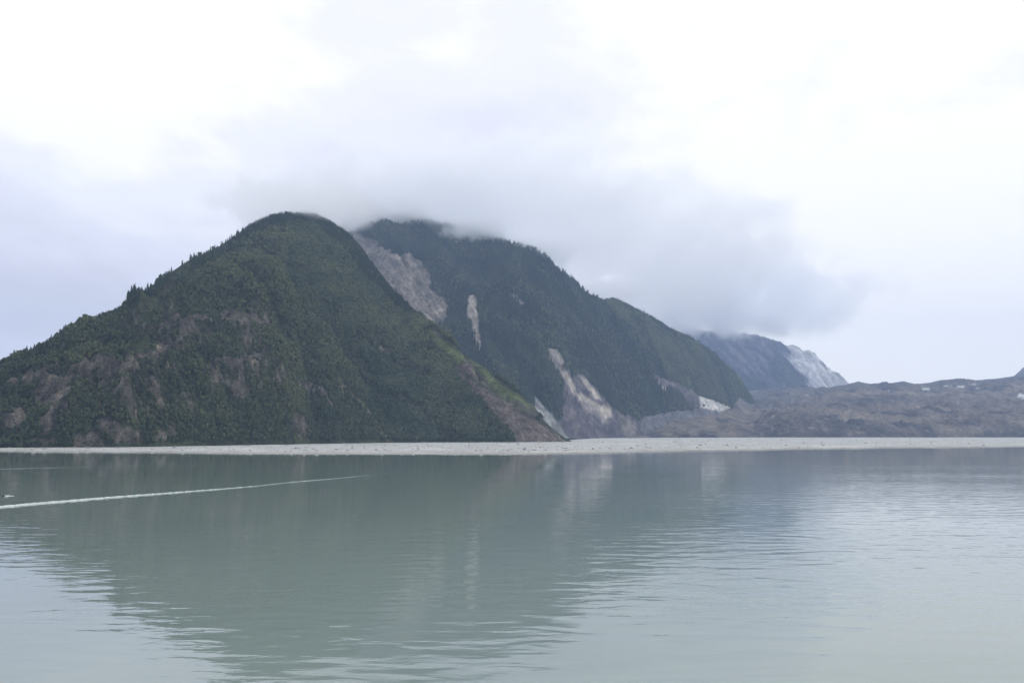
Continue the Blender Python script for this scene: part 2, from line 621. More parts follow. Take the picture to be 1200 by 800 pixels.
grass_poly = [(505, 390), (515, 396), (545, 420), (570, 440), (600, 462), (625, 482), (600, 474), (570, 452), (545, 434), (520, 408)]
gm = sstep(-6, 1, poly_sd(wx, wy, grass_poly))
c = blend(c, (.096, .122, .048), gm)
ledge = sstep(.62, .78, fr) * (1 - sstep(.93, 1, fr)) * sstep(-.25, .25, fbm(X / 60, Y / 40, 4, 63)) * np.clip(T * 8, 0, 1) * (T < .93)
c = blend(c, (.072, .068, .062), ledge * .8 * (1 - rk))
gl = sstep(5, 1.5, gd) * sstep(500, 515, wy + 60) * (T < 1)
c = blend(c, (.13, .125, .085), gl * .75)
chute_c = np.empty(sh + (3,)); chute_c[:] = (.105, .088, .080)
chute_c = blend(chute_c, (.15, .135, .122), sstep(-.1, .6, fbm((px0 + py0 * .2) / 6, (py0 - px0 * .8) / 3, 4, 71)))
chute_c = blend(chute_c, (.06, .07, .045), sstep(4, 0, line_d(wx, wy, [(545, 436), (575, 458), (592, 470)])))
cm = sstep(-2, 3, sdc + n2 * 2)
c = c * (1 - cm[..., None]) + chute_c * cm[..., None]
foot = sstep(628, 636, px0) * sstep(470, 480, py0)
noTreeA = np.clip(np.maximum.reduce([rk * 1.25, ledge * .9, sstep(-11, -5, poly_sd(wx, wy, grass_poly)), gl * .8, sstep(-5, 0, sdc + n2 * 2), foot]), 0, 1)
Z2 = Z2 + rk * env2 * (ridged(X / 13, Z / 8, 4, 65) * 4.5 + ridged(X / 32, Z / 17, 3, 69) * 4)
c = c * (1 + rk * .35 * fbm(X / 7, Z / 4, 3, 66))[..., None]
near = grid_mesh('near_mountain', X, Y, Z2, c, M_near)
tag(near, kind='structure')
crest_line = [(145, 366), (160, 362), (200, 336), (250, 312), (300, 276), (330, 264), (365, 263), (395, 290), (430, 330), (472, 368),
              (500, 380), (450, 300), (408, 240), (335, 215), (250, 250), (145, 330)]
dark = sstep(-2, 3, poly_sd(wx, wy, crest_line))
A = dict(X=X, Y=Y, Z=Z2, T=T, px=pxA, py=pyA, bare=noTreeA, dark=dark, rz=rough_zone, fold=fold)

# ---------------------------------------------------------------- middle mountain
B_crest = [(330, 330), (370, 290), (395, 268), (412, 260), (430, 255), (460, 256), (492, 258), (525, 266), (545, 272), (562, 276), (600, 288),
           (622, 293), (640, 302), (662, 322), (676, 334), (690, 347), (708, 353), (722, 351), (740, 361), (762, 373), (785, 386), (800, 394),
           (820, 405), (850, 427), (860, 437), (868, 447), (875, 460), (884, 472), (894, 486), (905, 500)]
B_bY = [(330, 1700), (600, 1650), (640, 1700), (700, 1960), (760, 2150), (830, 2600), (870, 3000), (905, 3050)]
B_bZ = [(330, 5), (700, 4), (760, 5), (905, 6)]
xsB = cols(330, 905, 1.0)
X, Y, Z, T = mountain_grid(xsB, B_crest, B_bY, B_bZ, .66, 300, prof=1.0)
hf = np.clip((Z.max(axis=0) - 4) / 160, 0, 1)[None, :]
env = hf * np.sin(np.pi * np.clip(T, 0, 1)) ** .7 * (T < 1)
env2 = hf * np.clip(T * 12, 0, 1) * np.clip((1 - T) * 6, .15, 1)
px0, py0 = to_pix(X, Y, Z)
wx = px0 + fbm(X / 120, Y / 120, 4, 121) * 5
wy = py0 + fbm(X / 120, Y / 120, 4, 125) * 4
# spurs running down to the right (coordinates across the fall line)
q = (px0 - py0 * .75)
spur = ridged(q / 70, (py0 + px0 * .5) / 260, 4, 131)
Zd = Z + env * np.clip((1.02 - T) * 5, 0, 1) * (spur * 75 + fbm(X / 300, Y / 260, 3, 135) * 26) + env2 * (ridged(X / 110, Y / 80, 5, 141) * 13)
rock_poly = [(652, 434), (664, 436), (674, 446), (678, 438), (690, 446), (702, 458), (712, 472), (722, 482), (738, 490), (752, 492), (764, 503), (766, 520),
             (650, 520), (645, 505), (657, 492), (657, 465), (660, 450)]
sdr = poly_sd(wx, wy, rock_poly)
cl = sstep(-3, 6, sdr)
big_scar = [(406, 270), (451, 293), (479, 297), (503, 323), (530, 363), (520, 384), (494, 378), (440, 325)]
Zd += env2 * sstep(-4, 6, poly_sd(px0, py0, big_scar)) * ridged((px0 * .66 - py0 * .75) / 9, (px0 * .75 + py0 * .66) / 50, 4, 157) * 12
Zd += env2 * cl * (ridged((px0 * .66 - py0 * .75) / 8, (px0 * .75 + py0 * .66) / 26, 4, 151) * 13 + ridged(X / 45, Z / 32, 4, 155) * 15)
gz = sstep(0, .03, T)
Z2 = np.where(T < 1, Zd * gz + Z * (1 - gz), Z)
px0, py0 = to_pix(X, Y, Z2)
wx = px0 + fbm(X / 120, Y / 120, 4, 121) * 4
wy = py0 + fbm(X / 120, Y / 120, 4, 125) * 3
q = (px0 - py0 * .75)
sdr = poly_sd(wx, wy, rock_poly)
sh = X.shape
n1 = fbm(X / 220, Y / 160, 4, 161); n2 = fbm(X / 55, Y / 40, 4, 165)
green_side = sstep(-8, 12, (wx - 693) - (wy - 345) * .94)
green_side = np.clip(green_side, 0, 1)
track = sstep(.15, -.45, spur) * (T < 1)
c = np.empty(sh + (3,)); c[:] = (.024, .036, .026)
c = blend(c, (.062, .086, .040), green_side)
c = blend(c, (.085, .098, .045), green_side * sstep(.1, .6, n1))
c = blend(c, (.050, .064, .036), track * .8)
c = blend(c, (.055, .055, .045), sstep(.3, .8, n2) * .6)
streak = fbm((px0 * .66 - py0 * .75) / 4, (px0 * .75 + py0 * .66) / 16, 4, 171) * .8 + fbm(X / 14, Z / 12, 3, 175) * .4


def scar(poly, c0, c1, w0=-1.5, w1=2.0, rn=2.2):
    global c, bare
    sdv = poly_sd(wx * .35 + px0 * .65, wy * .35 + py0 * .65, poly) + n2 * rn
    m = sstep(w0, w1, sdv) * (T < 1.02)
    cc = np.empty(sh + (3,)); cc[:] = c0
    cc = blend(cc, c1, sstep(-.35, .55, streak))
    c = c * (1 - m[..., None]) + cc * m[..., None]
    bare = np.maximum(bare, m)


bare = np.zeros(sh)
scar(rock_poly, (.062, .058, .072), (.125, .112, .112), rn=5)
scar([(406, 270), (418, 274), (439, 285), (451, 293), (470, 301), (479, 297), (492, 308), (503, 323), (508, 342), (522, 353), (530, 363),
      (522, 372), (520, 384), (508, 384), (494, 378), (470, 360), (440, 325), (415, 290)], (.112, .102, .090), (.200, .182, .158), w0=-3, w1=3, rn=4)
scar([(546, 349), (554, 347), (559, 356), (561, 382), (564, 412), (557, 409), (554, 390), (548, 379)], (.26, .23, .20), (.36, .33, .29))
scar([(597, 345), (604, 349), (616, 356), (614, 367), (604, 358)], (.20, .19, .18), (.28, .27, .25))
scar([(638, 410), (651, 410), (660, 421), (661, 433), (653, 438), (645, 427)], (.14, .13, .125), (.20, .185, .17))
scar([(655, 437), (664, 439), (675, 454), (676, 468), (669, 461), (664, 451)], (.24, .22, .19), (.34, .31, .27), rn=1)
scar([(676, 461), (690, 469), (705, 477), (716, 480), (717, 489), (705, 492), (690, 485), (678, 474)], (.25, .23, .195), (.37, .34, .295), rn=1)
scar([(676, 440), (684, 444), (696, 458), (706, 471), (698, 469), (686, 456)], (.26, .24, .205), (.37, .34, .30), rn=.8)
scar([(684, 468), (712, 496), (706, 498), (680, 474)], (.16, .15, .16), (.24, .22, .21), rn=1)
scar([(626, 466), (632, 472), (645, 486), (656, 500), (670, 518), (640, 519), (625, 490)], (.17, .18, .18), (.25, .255, .25), rn=1)
scar([(762, 440), (790, 447), (806, 456), (822, 466), (842, 474), (862, 482), (835, 486), (815, 478), (790, 462), (770, 452)], (.062, .058, .070), (.13, .115, .115), rn=2)
scar([(819, 465), (838, 471), (862, 481), (850, 486), (832, 487), (820, 479)], (.42, .42, .40), (.58, .57, .54), rn=1)
scar([(770, 448), (779, 455), (783, 461), (776, 457)], (.42, .41, .38), (.5, .49, .46), rn=.5)
scar([(748, 490), (783, 484), (822, 479), (850, 485), (900, 492), (900, 520), (760, 520), (752, 505)], (.095, .100, .112), (.135, .14, .148), rn=2)
scar([(722, 480), (732, 488), (746, 496), (750, 512), (735, 516), (728, 500)], (.12, .11, .105), (.18, .165, .15), rn=1.5)
scar([(690, 384), (702, 392), (704, 398), (694, 392)], (.13, .12, .11), (.17, .16, .14), rn=1.5)
Z2 = Z2 + bare * env2 * (ridged(X / 24, Z / 15, 4, 177) * 8) * hf
c = c * (1 + bare * .3 * fbm(X / 11, Z / 7, 3, 178))[..., None]
mid = grid_mesh('middle_mountain', X, Y, Z2, c, M_mid)
tag(mid, kind='structure')
pxB, pyB = to_pix(X, Y, Z2)
B = dict(X=X, Y=Y, Z=Z2, T=T, px=pxB, py=pyB, bare=bare, green=green_side, track=track)

# ---------------------------------------------------------------- far mountain
C_crest = [(640, 385), (700, 372), (780, 380), (810, 386), (850, 387), (885, 394), (905, 399), (925, 405), (946, 412), (957, 418), (968, 430),
           (985, 441), (992, 449), (1005, 459), (1030, 480)]
xsC = cols(640, 1030, 1.2)
X, Y, Z, T = mountain_grid(xsC, C_crest, [(640, 4700), (1030, 4700)], [(640, 60), (1030, 60)], .85, 150, prof=1.0, sm=3)
px0, py0 = to_pix(X, Y, Z)
q = px0 - (py0 - 400) * .95
env = np.sin(np.pi * np.clip(T, 0, 1)) ** .6 * (T < 1)
rg = ridged(q / 26, (py0 + px0 * .3) / 140, 5, 201)
Z2 = Z + env * rg * 75 + env * fbm(X / 200, Y / 150, 4, 205) * 30 + (T <= 1) * np.clip(T, 0, 1) * fbm(px0 / 9, py0 / 9, 4, 207) * 22
px0, py0 = to_pix(X, Y, Z2)
q = px0 - (py0 - 400) * .95
sh = X.shape
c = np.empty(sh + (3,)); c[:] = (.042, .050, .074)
c = blend(c, (.150, .132, .150), sstep(-.1, .45, fbm(q / 8, (py0 + px0 * .3) / 40, 4, 211)) * .8)
c = blend(c, (.022, .034, .030), sstep(-4, 6, poly_sd(px0, py0, [(805, 400), (830, 412), (850, 430), (900, 450), (950, 459), (800, 470)])) * .8)
c = blend(c, (.022, .034, .030), sstep(-3, 4, poly_sd(px0, py0, [(905, 412), (925, 425), (948, 450), (948, 457), (925, 457), (900, 438)])) * .8)
pale = sstep(-2, 3, poly_sd(px0, py0, [(918, 398), (946, 408), (968, 424), (1000, 449), (1010, 462), (950, 460), (946, 446), (930, 426)]) + fbm(q / 5, py0 / 20, 3, 215) * 5)
c = blend(c, (.52, .52, .52), pale * sstep(-.7, .3, fbm(q / 4, py0 / 15, 4, 217) + .3))
far = grid_mesh('far_mountain', X, Y, Z2, c, M_far)
tag(far, kind='structure')

# peak past the right edge of the moraine
xsE = cols(1150, 1500, 1.5, 1100, 1230, 5)
X, Y, Z, T = mountain_grid(xsE, [(1150, 470), (1186, 443), (1200, 430), (1230, 408), (1300, 385), (1400, 380), (1500, 400)],
                           [(1150, 5000), (1500, 5000)], [(1150, 60), (1500, 60)], .8, 60, sm=3)
env = np.sin(np.pi * np.clip(T, 0, 1)) ** .6 * (T < 1)
Z2 = Z + env * ridged(X / 300, Y / 300, 4, 231) * 60
c = np.empty(X.shape + (3,)); c[:] = (.09, .09, .095)
tag(grid_mesh('distant_peak', X, Y, Z2, c, M_far), kind='structure')

# ---------------------------------------------------------------- moraine (debris covered ice front)
D_crest = [(735, 513), (750, 511), (765, 507), (785, 500), (800, 496), (822, 490), (845, 484), (858, 478), (866, 464), (880, 458), (905, 458), (930, 459),
           (955, 457), (975, 455), (992, 452), (1006, 448), (1020, 451), (1038, 450), (1060, 448), (1072, 451), (1090, 450), (1104, 446),
           (1120, 445), (1146, 447), (1166, 445), (1188, 442), (1205, 441), (1300, 436), (1500, 440), (1700, 450)]
xsD = cols(735, 1700, 1.0, 700, 1215, 7)
yc = interp(D_crest, xsD)
a, e = pix_ae(xsD, yc)
rows = 240
t = np.linspace(0, 1, rows)[:, None]
Yb = smooth1(interp([(735, 2010), (800, 2060), (1700, 2060)], xsD), 9)
Yr = interp([(735, 2150), (800, 2350), (858, 2700), (880, 4100), (1200, 4100), (1700, 4100)], xsD)
Yr = smooth1(Yr, 15)
Zb = 5.8
Y = Yb + (Yr - Yb) * t ** 1.25
e_b = (Zb - CAMH) / Yb
# sight-line height rises with distance; concave so that ridges stack up
ee = e_b + (e - e_b) * t ** 1.15
Z = CAMH + ee * Y
px0, py0 = to_pix(a[None, :] * Y, Y, Z)
X = a[None, :] * Y
env = np.clip(t * 14, 0, 1) * np.clip((1 - t) * 5, .12, 1) * np.ones_like(X)
hum = ridged(X / 330, Y / 420, 3, 301) * 24 + ridged(X / 130 + .5, Y / 230, 4, 305) * 17 + ridged(X / 55, Y / 110, 4, 309) * 10 + fbm(X / 25, Y / 25, 3, 311) * 4
w_edge = (sstep(735, 800, xsD) * (.35 + .65 * sstep(855, 920, xsD)))[None, :]
amp = (.75 + .35 * t) * w_edge
Z2 = Z + env * hum * amp * 1.5
mtone = np.zeros(Z2.shape)
for mk, (mx, my, mY, mw) in enumerate([(930, 484, 2300, 62), (852, 496, 2180, 34), (1030, 497, 2230, 42), (1118, 487, 2450, 58), (1188, 492, 2260, 50), (803, 503, 2120, 24), (1260, 488, 2300, 60),
                       (1010, 468, 2900, 50), (1092, 473, 3000, 60), (1170, 468, 3050, 55), (985, 500, 2200, 30), (1075, 502, 2180, 34), (1145, 503, 2180, 30)]):
    ma, me_ = pix_ae(mx, my)
    mX = ma * mY; mR = mw * mY / F
    wX = X + fbm(X / 70, Y / 110, 4, 341) * 26; wY = Y + fbm(X / 70, Y / 110, 4, 345) * 40
    r2 = ((wX - mX) / mR) ** 2 + ((wY - mY) / (mR * 1.1)) ** 2
    top = CAMH + me_ * mY
    bump = Zb + (top - Zb) * np.exp(-r2 * 1.1) * (1 + .10 * ridged(X / 40, Y / 60, 4, 349))
    mtone = np.where(bump > Z2, (-1, .5, -.4, .9, .1)[mk % 5], mtone)
    Z2 = np.maximum(Z2, bump)
gz = sstep(0, .02, t)
Z2 = Z2 * gz + Zb * (1 - gz)
tb = np.linspace(0, 1, 14)[1:, None]
Yk = Y[-1][None, :] + 900 * tb
Zk = Z2[-1][None, :] * (1 - tb) - 5 * tb
mtone = np.vstack([mtone, np.zeros(Zk.shape)])
X = np.vstack([X, a[None, :] * Yk]); Y = np.vstack([Y, Yk]); Z2 = np.vstack([Z2, Zk])
px0, py0 = to_pix(X, Y, Z2)
sh = X.shape
n1 = fbm(X / 170, Y / 420, 4, 321); n2 = fbm(X / 70, Y / 200, 5, 325)
c = np.empty(sh + (3,)); c[:] = (.112, .100, .090)
c = blend(c, (.170, .148, .125), sstep(-.1, .5, n1))
c = blend(c, (.050, .050, .058), sstep(.05, .55, n2))
c = blend(c, (.052, .051, .058), np.clip(-mtone, 0, 1) * .9)
c = blend(c, (.150, .128, .110), np.clip(mtone, 0, 1) * .6)
for mp_ in ([(868, 512), (885, 496), (915, 486), (945, 484), (972, 492), (990, 503), (996, 513)], [(1085, 492), (1120, 488), (1150, 496), (1130, 503), (1100, 500)], [(1000, 513), (1030, 500), (1060, 503), (1085, 513)],
            [(812, 513), (822, 502), (838, 500), (850, 513)], [(1140, 513), (1170, 502), (1200, 498), (1230, 513)], [(985, 470), (1010, 460), (1050, 463), (1040, 474), (1005, 480)]):
    c = blend(c, (.050, .050, .057), sstep(-6, 6, poly_sd(px0, py0, mp_) + n2 * 9) * .75)
c = blend(c, (.21, .19, .17), sstep(.3, .7, fbm(X / 14, Y / 14, 3, 329)) * .6)
c = blend(c, (.060, .062, .072), sstep(3300, 3800, Y) * .7)  # distance haze painted into the tint of the rear debris
c = blend(c, (.095, .098, .108), sstep(990, 900, px0) * sstep(2700, 3100, Y) * .9)  # back valley: greyer debris, with painted haze in the same tint
ice = np.zeros(sh)
for (ix, iy, iw, ih) in [(1082, 455.5, 8, 1.3), (1044, 457.5, 2.5, .9), (1112, 452, 10, 1.5), (1126, 453, 8, 1.5), (1147, 455, 4, 1.2), (1197, 464, 12, 2.6),
                         (946, 463, 3, .9), (905, 475, 6, .8), (880, 474, 5, .6), (1140, 450, 5, .9)]:
    dd = ((px0 + n2 * 4 - ix) / (iw * .55)) ** 2 + ((py0 + n1 * 1.0 - iy) / (ih * .7)) ** 2
    ice = np.maximum(ice, sstep(1.5, .6, dd + n2 * .8))
c = blend(c, (.50, .53, .55), ice)
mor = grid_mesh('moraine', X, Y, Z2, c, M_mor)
tag(mor, kind='structure')

# ---------------------------------------------------------------- gravel bar
edge_y = [(-1500, 527), (-300, 527.5), (0, 528.3), (150, 529.3), (300, 531.3), (450, 532), (600, 531.8), (700, 530.2), (800, 528), (900, 526.2), (1050, 524.3), (1200, 523), (2400, 521)]
back_Y = [(-1500, 560), (-300, 600), (0, 660), (150, 680), (300, 800), (400, 930), (450, 1010), (600, 1080), (650, 1160), (672, 1500), (700, 1990), (760, 2120), (2400, 2120)]
back_Z = [(-1500, 1.5), (150, 1.65), (450, 2.05), (650, 2.25), (672, 3.2), (700, 4.1), (760, 5.2), (900, 5.8), (2400, 5.9)]
xsG = cols(-1500, 2400, 1.5, -20, 1220, 15)
ye = interp(edge_y, xsG) + fbm(xsG / 60, xsG * 0, 4, 401) * .35
a, e = pix_ae(xsG, ye)
Ye = CAMH / -e
a, _ = pix_ae(xsG, 515)
Yb = interp(back_Y, xsG); Zb = interp(back_Z, xsG)
rows = 110
t = np.linspace(0, 1, rows)[:, None] ** 1.6
Y = (Ye - 12) + (Yb - Ye + 12) * t
X = a[None, :] * Y
dist = Y - Ye
Z = np.where(dist < 0, dist * .06, np.minimum(dist * .035, .8) + (Zb - .8) * np.clip(dist / (Yb - Ye), 0, 1))
Z = Z + np.clip(dist / 20, 0, 1) * (fbm(X / 60, Y / 45, 4, 405) * .22 + fbm(X / 12, Y / 12, 2, 409) * .08)
n1 = fbm(X / 90, Y / 30, 4, 411); n2 = fbm(X / 15, Y / 15, 3, 415)
c = np.empty(X.shape + (3,)); c[:] = (.36, .375, .37)
c = blend(c, (.46, .47, .46), sstep(0, .6, n1))
c = blend(c, (.25, .26, .26), sstep(.1, .7, n2) * .5)
c = blend(c, (.26, .255, .235), sstep(20, 2, dist + n2 * 14) * .85)
bar = grid_mesh('gravel_bar', X, Y, Z, c, M_bar)
tag(bar, kind='structure')
G = dict(X=X, Y=Y, Z=Z, dist=dist)


# ================================================================== trees
def spruce_mesh(seed, tiers=7):
    r = random.Random(seed)
    V, Fc = [], []
    h0 = .9
    lean = (r.uniform(-.25, .25), r.uniform(-.25, .25))
    for k in range(tiers):
        f = k / tiers
        zt = h0 + (10 - h0) * (f + 1.55 / tiers)
        zt = min(zt, 10)
        zb = h0 + (10 - h0) * f
        R = (1.95 * (1 - f) ** .85 + .12) * r.uniform(.85, 1.1)
        n = 9 if k < tiers - 2 else 6
        i0 = len(V)
        V.append((lean[0] * zt / 10, lean[1] * zt / 10, zt))
        ph = r.uniform(0, 6.28)
        for j in range(n * 2):
            ang = ph + math.pi * j / n
            rr = R * (r.uniform(.85, 1.2) if j % 2 == 0 else r.uniform(.38, .6))
            zz = zb + (r.uniform(-.35, .15) if j % 2 == 0 else r.uniform(.2, .5))
            V.append((rr * math.cos(ang) + lean[0] * zb / 10, rr * math.sin(ang) + lean[1] * zb / 10, zz))
        for j in range(n * 2):
            Fc.append((i0, i0 + 1 + j, i0 + 1 + (j + 1) % (n * 2)))
    return py_mesh('spruce_crown', V, Fc, M_spruce)


def alder_mesh(seed, n=95):
    r = random.Random(seed)
    V, Fc = [], []
    lobes = [(r.uniform(-.9, .9), r.uniform(-.9, .9), r.uniform(1.9, 5.2), r.uniform(1.0, 1.7)) for _ in range(6)]
    for k in range(n):
        lx, ly, lz, R = r.choice(lobes)
        th = r.uniform(0, 6.28); cz = r.uniform(-.6, 1)
        s = math.sqrt(1 - min(1, cz * cz))
        nx, ny, nz_ = s * math.cos(th), s * math.sin(th), cz
        rr = R * r.uniform(.7, 1.08)
        p = np.array([lx + nx * rr, ly + ny * rr, lz + nz_ * rr * .95])
        t1 = np.cross((nx, ny, nz_), (0.2, .3, 1)); t1 /= np.linalg.norm(t1) + 1e-6
        t2 = np.cross((nx, ny, nz_), t1)
        sz = r.uniform(.32, .6)
        tilt = r.uniform(-.35, .35)
        i0 = len(V)
        nn = np.array([nx, ny, nz_])
        for aa, bb in ((-1, -.7), (1, -.9), (1.1, .8), (-.8, 1)):
            V.append(p + t1 * aa * sz + t2 * bb * sz + nn * tilt * aa * sz)
        Fc.append((i0, i0 + 1, i0 + 2)); Fc.append((i0, i0 + 2, i0 + 3))
    return py_mesh('alder_crown', V, Fc, M_alder)


def trunk_mesh(name, h, r0, bend=0):
    V, Fc = [], []
    for k in range(4):
        z = -1.0 + (h + 1) * k / 3
        rr = r0 * (1 - .75 * k / 3)
        for j in range(6):
            V.append((rr * math.cos(j * 1.047) + bend * (k / 3) ** 2, rr * math.sin(j * 1.047), z))
    for k in range(3):
        for j in range(6):
            Fc.append((k * 6 + j, k * 6 + (j + 1) % 6, k * 6 + 6 + (j + 1) % 6, k * 6 + 6 + j))
    V2 = len(V)
    # a few limbs
    for k, ang in enumerate((.4, 2.3, 4.4)):
        z0 = h * (.35 + .15 * k)
        d = (math.cos(ang), math.sin(ang))
        b = len(V)
        w_ = r0 * .3
        V += [(0, 0, z0 - w_), (w_ * d[1], -w_ * d[0], z0 + w_), (-w_ * d[1], w_ * d[0], z0 + w_), (d[0] * h * .16, d[1] * h * .16, z0 + h * .12)]
        Fc += [(b, b + 1, b + 3), (b + 1, b + 2, b + 3), (b + 2, b, b + 3)]
    return py_mesh(name, V, Fc, M_bark, True)


spruce_ms = [spruce_mesh(s, 7 + s % 2) for s in (1, 2, 3, 4)]
alder_ms = [alder_mesh(s) for s in (11, 12, 13, 14)]
spruce_tr = trunk_mesh('spruce_trunk', 8.6, .22)
alder_tr = trunk_mesh('alder_trunk', 4.6, .16, .3)


def sample_surface(D, wgt, n, tmax=1.04):
    X, Y, Z, T = D['X'], D['Y'], D['Z'], D['T']
    dY = np.gradient(Y, axis=0); dZ = np.gradient(Z, axis=0); dX = np.gradient(X, axis=1)
    area = np.sqrt(dY ** 2 + dZ ** 2) * np.abs(dX)
    vis = (D['px'] > -60) & (D['px'] < 1260) & (T <= tmax) & (T > .004)
    p = (area * wgt * vis).ravel()
    cnt = RNG.choice(p.size, size=n, p=p / p.sum())
    R, Cn = X.shape
    i, j = np.divmod(cnt, Cn)
    i = np.clip(i, 0, R - 2); j = np.clip(j, 0, Cn - 2)
    fi, fj = RNG.random(n), RNG.random(n)
    w00 = (1 - fi) * (1 - fj); w10 = fi * (1 - fj); w01 = (1 - fi) * fj; w11 = fi * fj
    def bl(Q): return Q[i, j] * w00 + Q[i + 1, j] * w10 + Q[i, j + 1] * w01 + Q[i + 1, j + 1] * w11
    return np.stack([bl(X), bl(Y), bl(Z)], -1), cnt, bl(T)


def visible(P, h, tops):
    """top of tree P (height h) rises over the terrain horizon in its column"""
    px, py = to_pix(P[:, 0], P[:, 1], P[:, 2] + h)
    return px, py


# density and species ------------------------------------------------
nzA = fbm(A['X'] / 70, A['Y'] / 50, 4, 501)
denA = (1 + 1.2 * A['dark'] + 2.5 * (A['T'] > .93) * (A['px'] < 150)) * (1 - A['bare']) * np.clip(.75 + nzA * .7 + fbm(A['X'] / 20, A['Y'] / 14, 3, 503) * .9, .06, 1.8)
spA = np.maximum(A['dark'], .6 * (A['T'] > .93) * (A['px'] < 150)) * 1.0 + .26 * (1 - A['dark']) * sstep(-.2, .4, nzA)
nzB = fbm(B['X'] / 130, B['Y'] / 100, 4, 505)
denB = (1 - B['bare']) ** 1.5 * np.clip(.8 + nzB * .9 + fbm(B['X'] / 35, B['Y'] / 28, 3, 507) * .6, .08, 1.7)
spB = (1 - .85 * B['track']) * (1 - B['green']) * np.clip(.85 + nzB * .5, .3, 1) + B['green'] * sstep(.15, .5, nzB) * .5

Psa, ia, Ta = sample_surface(A, denA * spA * 1.3, 17000)
Paa, ja, Tja = sample_surface(A, denA * (1 - spA * .97), 56000)
Psb, ib, Tb = sample_surface(B, denB * spB, 34000)
Pab, jb, Tjb = sample_surface(B, denB * (1 - spB), 30000)
hs_a = (.42 + .8 * RNG.random(len(Psa)) ** 1.6) * np.where(A['dark'].ravel()[ia] > .5, .9, .72) * np.where(Ta > .93, .85, 1)
ha_a = RNG.uniform(.4, .98, len(Paa)) * np.interp(Paa[:, 1], [640, 1200], [.75, 1.15])
hs_b = .8 + 1.3 * RNG.random(len(Psb)) ** 1.8
ha_b = RNG.uniform(.8, 1.6, len(Pab))


def split_individuals(P, s, D, cnt, Tt, n, kind):
    """the 300 trees that show largest: first those standing on the skyline, then the nearest"""
    px, py = to_pix(P[:, 0], P[:, 1], P[:, 2])
    inframe = (px > 5) & (px < 1195)
    hh = (10 if kind == 's' else 7) * s / P[:, 1] * F
    sky_ = (np.abs(Tt - 1) < (.035 if kind == 's' else .02))
    score = np.where(inframe, hh + sky_ * 6, -1)
    order = np.argsort(-score)
    keep = order[:n]
    # half from the crest, half from nearest
    m = np.zeros(len(P), bool); m[keep] = True
    return m


mS = split_individuals(Psa, hs_a, A, ia, Ta, 300, 's')
mA = split_individuals(Paa, ha_a, A, ja, Tja, 300, 'a')


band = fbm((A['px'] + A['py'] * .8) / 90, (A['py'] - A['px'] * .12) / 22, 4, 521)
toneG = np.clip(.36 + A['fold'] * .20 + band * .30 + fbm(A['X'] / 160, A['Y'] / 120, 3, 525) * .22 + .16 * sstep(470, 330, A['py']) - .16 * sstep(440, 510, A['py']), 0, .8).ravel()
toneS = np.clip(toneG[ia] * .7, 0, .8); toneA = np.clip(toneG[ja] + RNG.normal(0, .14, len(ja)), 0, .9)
toneF = np.clip(.42 + fbm(B['X'] / 110, B['Y'] / 90, 4, 531) * .45 + fbm((B['px'] - B['py'] * .75) / 16, (B['py'] + B['px'] * .5) / 60, 4, 535) * .40, 0, .85).ravel()


def tree_label(kind, px, py, T_, size, tone):
    hgt = 'tall' if size > (.95 if kind == 's' else .85) else 'low' if size < (.75 if kind == 's' else .65) else 'middling'
    if kind == 's':
        what = hgt + (' blackish' if tone < .15 else ' dark green') + ' pointed spruce'
    else:
        what = hgt + (' yellow-green' if tone > .5 else ' light green' if tone > .25 else ' dull green') + ' leafy alder'
    if T_ > .95:
        if px < 45: return what + ' on the skyline near the left edge of the view', 'skyline trees on the low left shoulder'
        if px < 95: return what + ' on the low skyline above the left craggy ledges', 'skyline trees on the low left shoulder'
        if px < 145: return what + ' on the low skyline below the steep dark ridge', 'skyline trees on the low left shoulder'
        if px < 200: return what + ' on the lower half of the steep left skyline', 'skyline trees on the steep left ridge'
        if px < 260: return what + ' on the upper half of the steep left skyline', 'skyline trees on the steep left ridge'
        if px < 330: return what + ' on the skyline just left of the nearest summit', 'trees on the nearest summit'
        if px < 400: return what + ' on the rounded top of the nearest summit', 'trees on the nearest summit'
        if px < 500: return what + ' on the ridge edge beside the pink scar', 'trees on the ridge beside the pink scar'
        return what + ' on the low ridge right of the grassy strip', 'trees along the ridge right of the grassy strip'
    if py > 490:
        if px < 300: return what + ' at the mountain foot behind the narrow gravel', 'trees at the foot of the left slope'
        return what + ' at the mountain foot left of the brown scree', 'trees at the foot left of the scree'
    if px < 300: return what + ' among the rock ledges low on the slope', 'trees among the low rock ledges'
    return what + ' midway up the slope left of the scree', 'trees midway up the nearest slope'


def plant_individuals(P, s, T_, kind, tone):
    name = 'spruce_tree' if kind == 's' else 'alder_tree'
    crowns = spruce_ms if kind == 's' else alder_ms
    tr = spruce_tr if kind == 's' else alder_tr
    firsts = []
    for k in range(len(P)):
        e_ = bpy.data.objects.new(name, None)
        e_.empty_display_size = 1
        COL.objects.link(e_)
        e_.location = P[k]
        e_.rotation_euler = (0, 0, RNG.uniform(0, 6.28))
        sc_ = float(s[k]); e_.scale = (sc_ * RNG.uniform(.9, 1.15),) * 2 + (sc_,)
        px, py = to_pix(*P[k])
        lb, gr = tree_label(kind, px, py, T_[k], sc_, tone[k])
        tag(e_, lb, 'tree', gr)
        cr = bpy.data.objects.new('crown', crowns[k % 4]); COL.objects.link(cr); cr.parent = e_; cr['tone'] = float(tone[k])
        tk = bpy.data.objects.new('trunk', tr); COL.objects.link(tk); tk.parent = e_
        firsts.append(cr)
    return firsts[:4]


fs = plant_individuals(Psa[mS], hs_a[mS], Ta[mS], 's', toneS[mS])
fa = plant_individuals(Paa[mA], ha_a[mA], Tja[mA], 'a', toneA[mA])


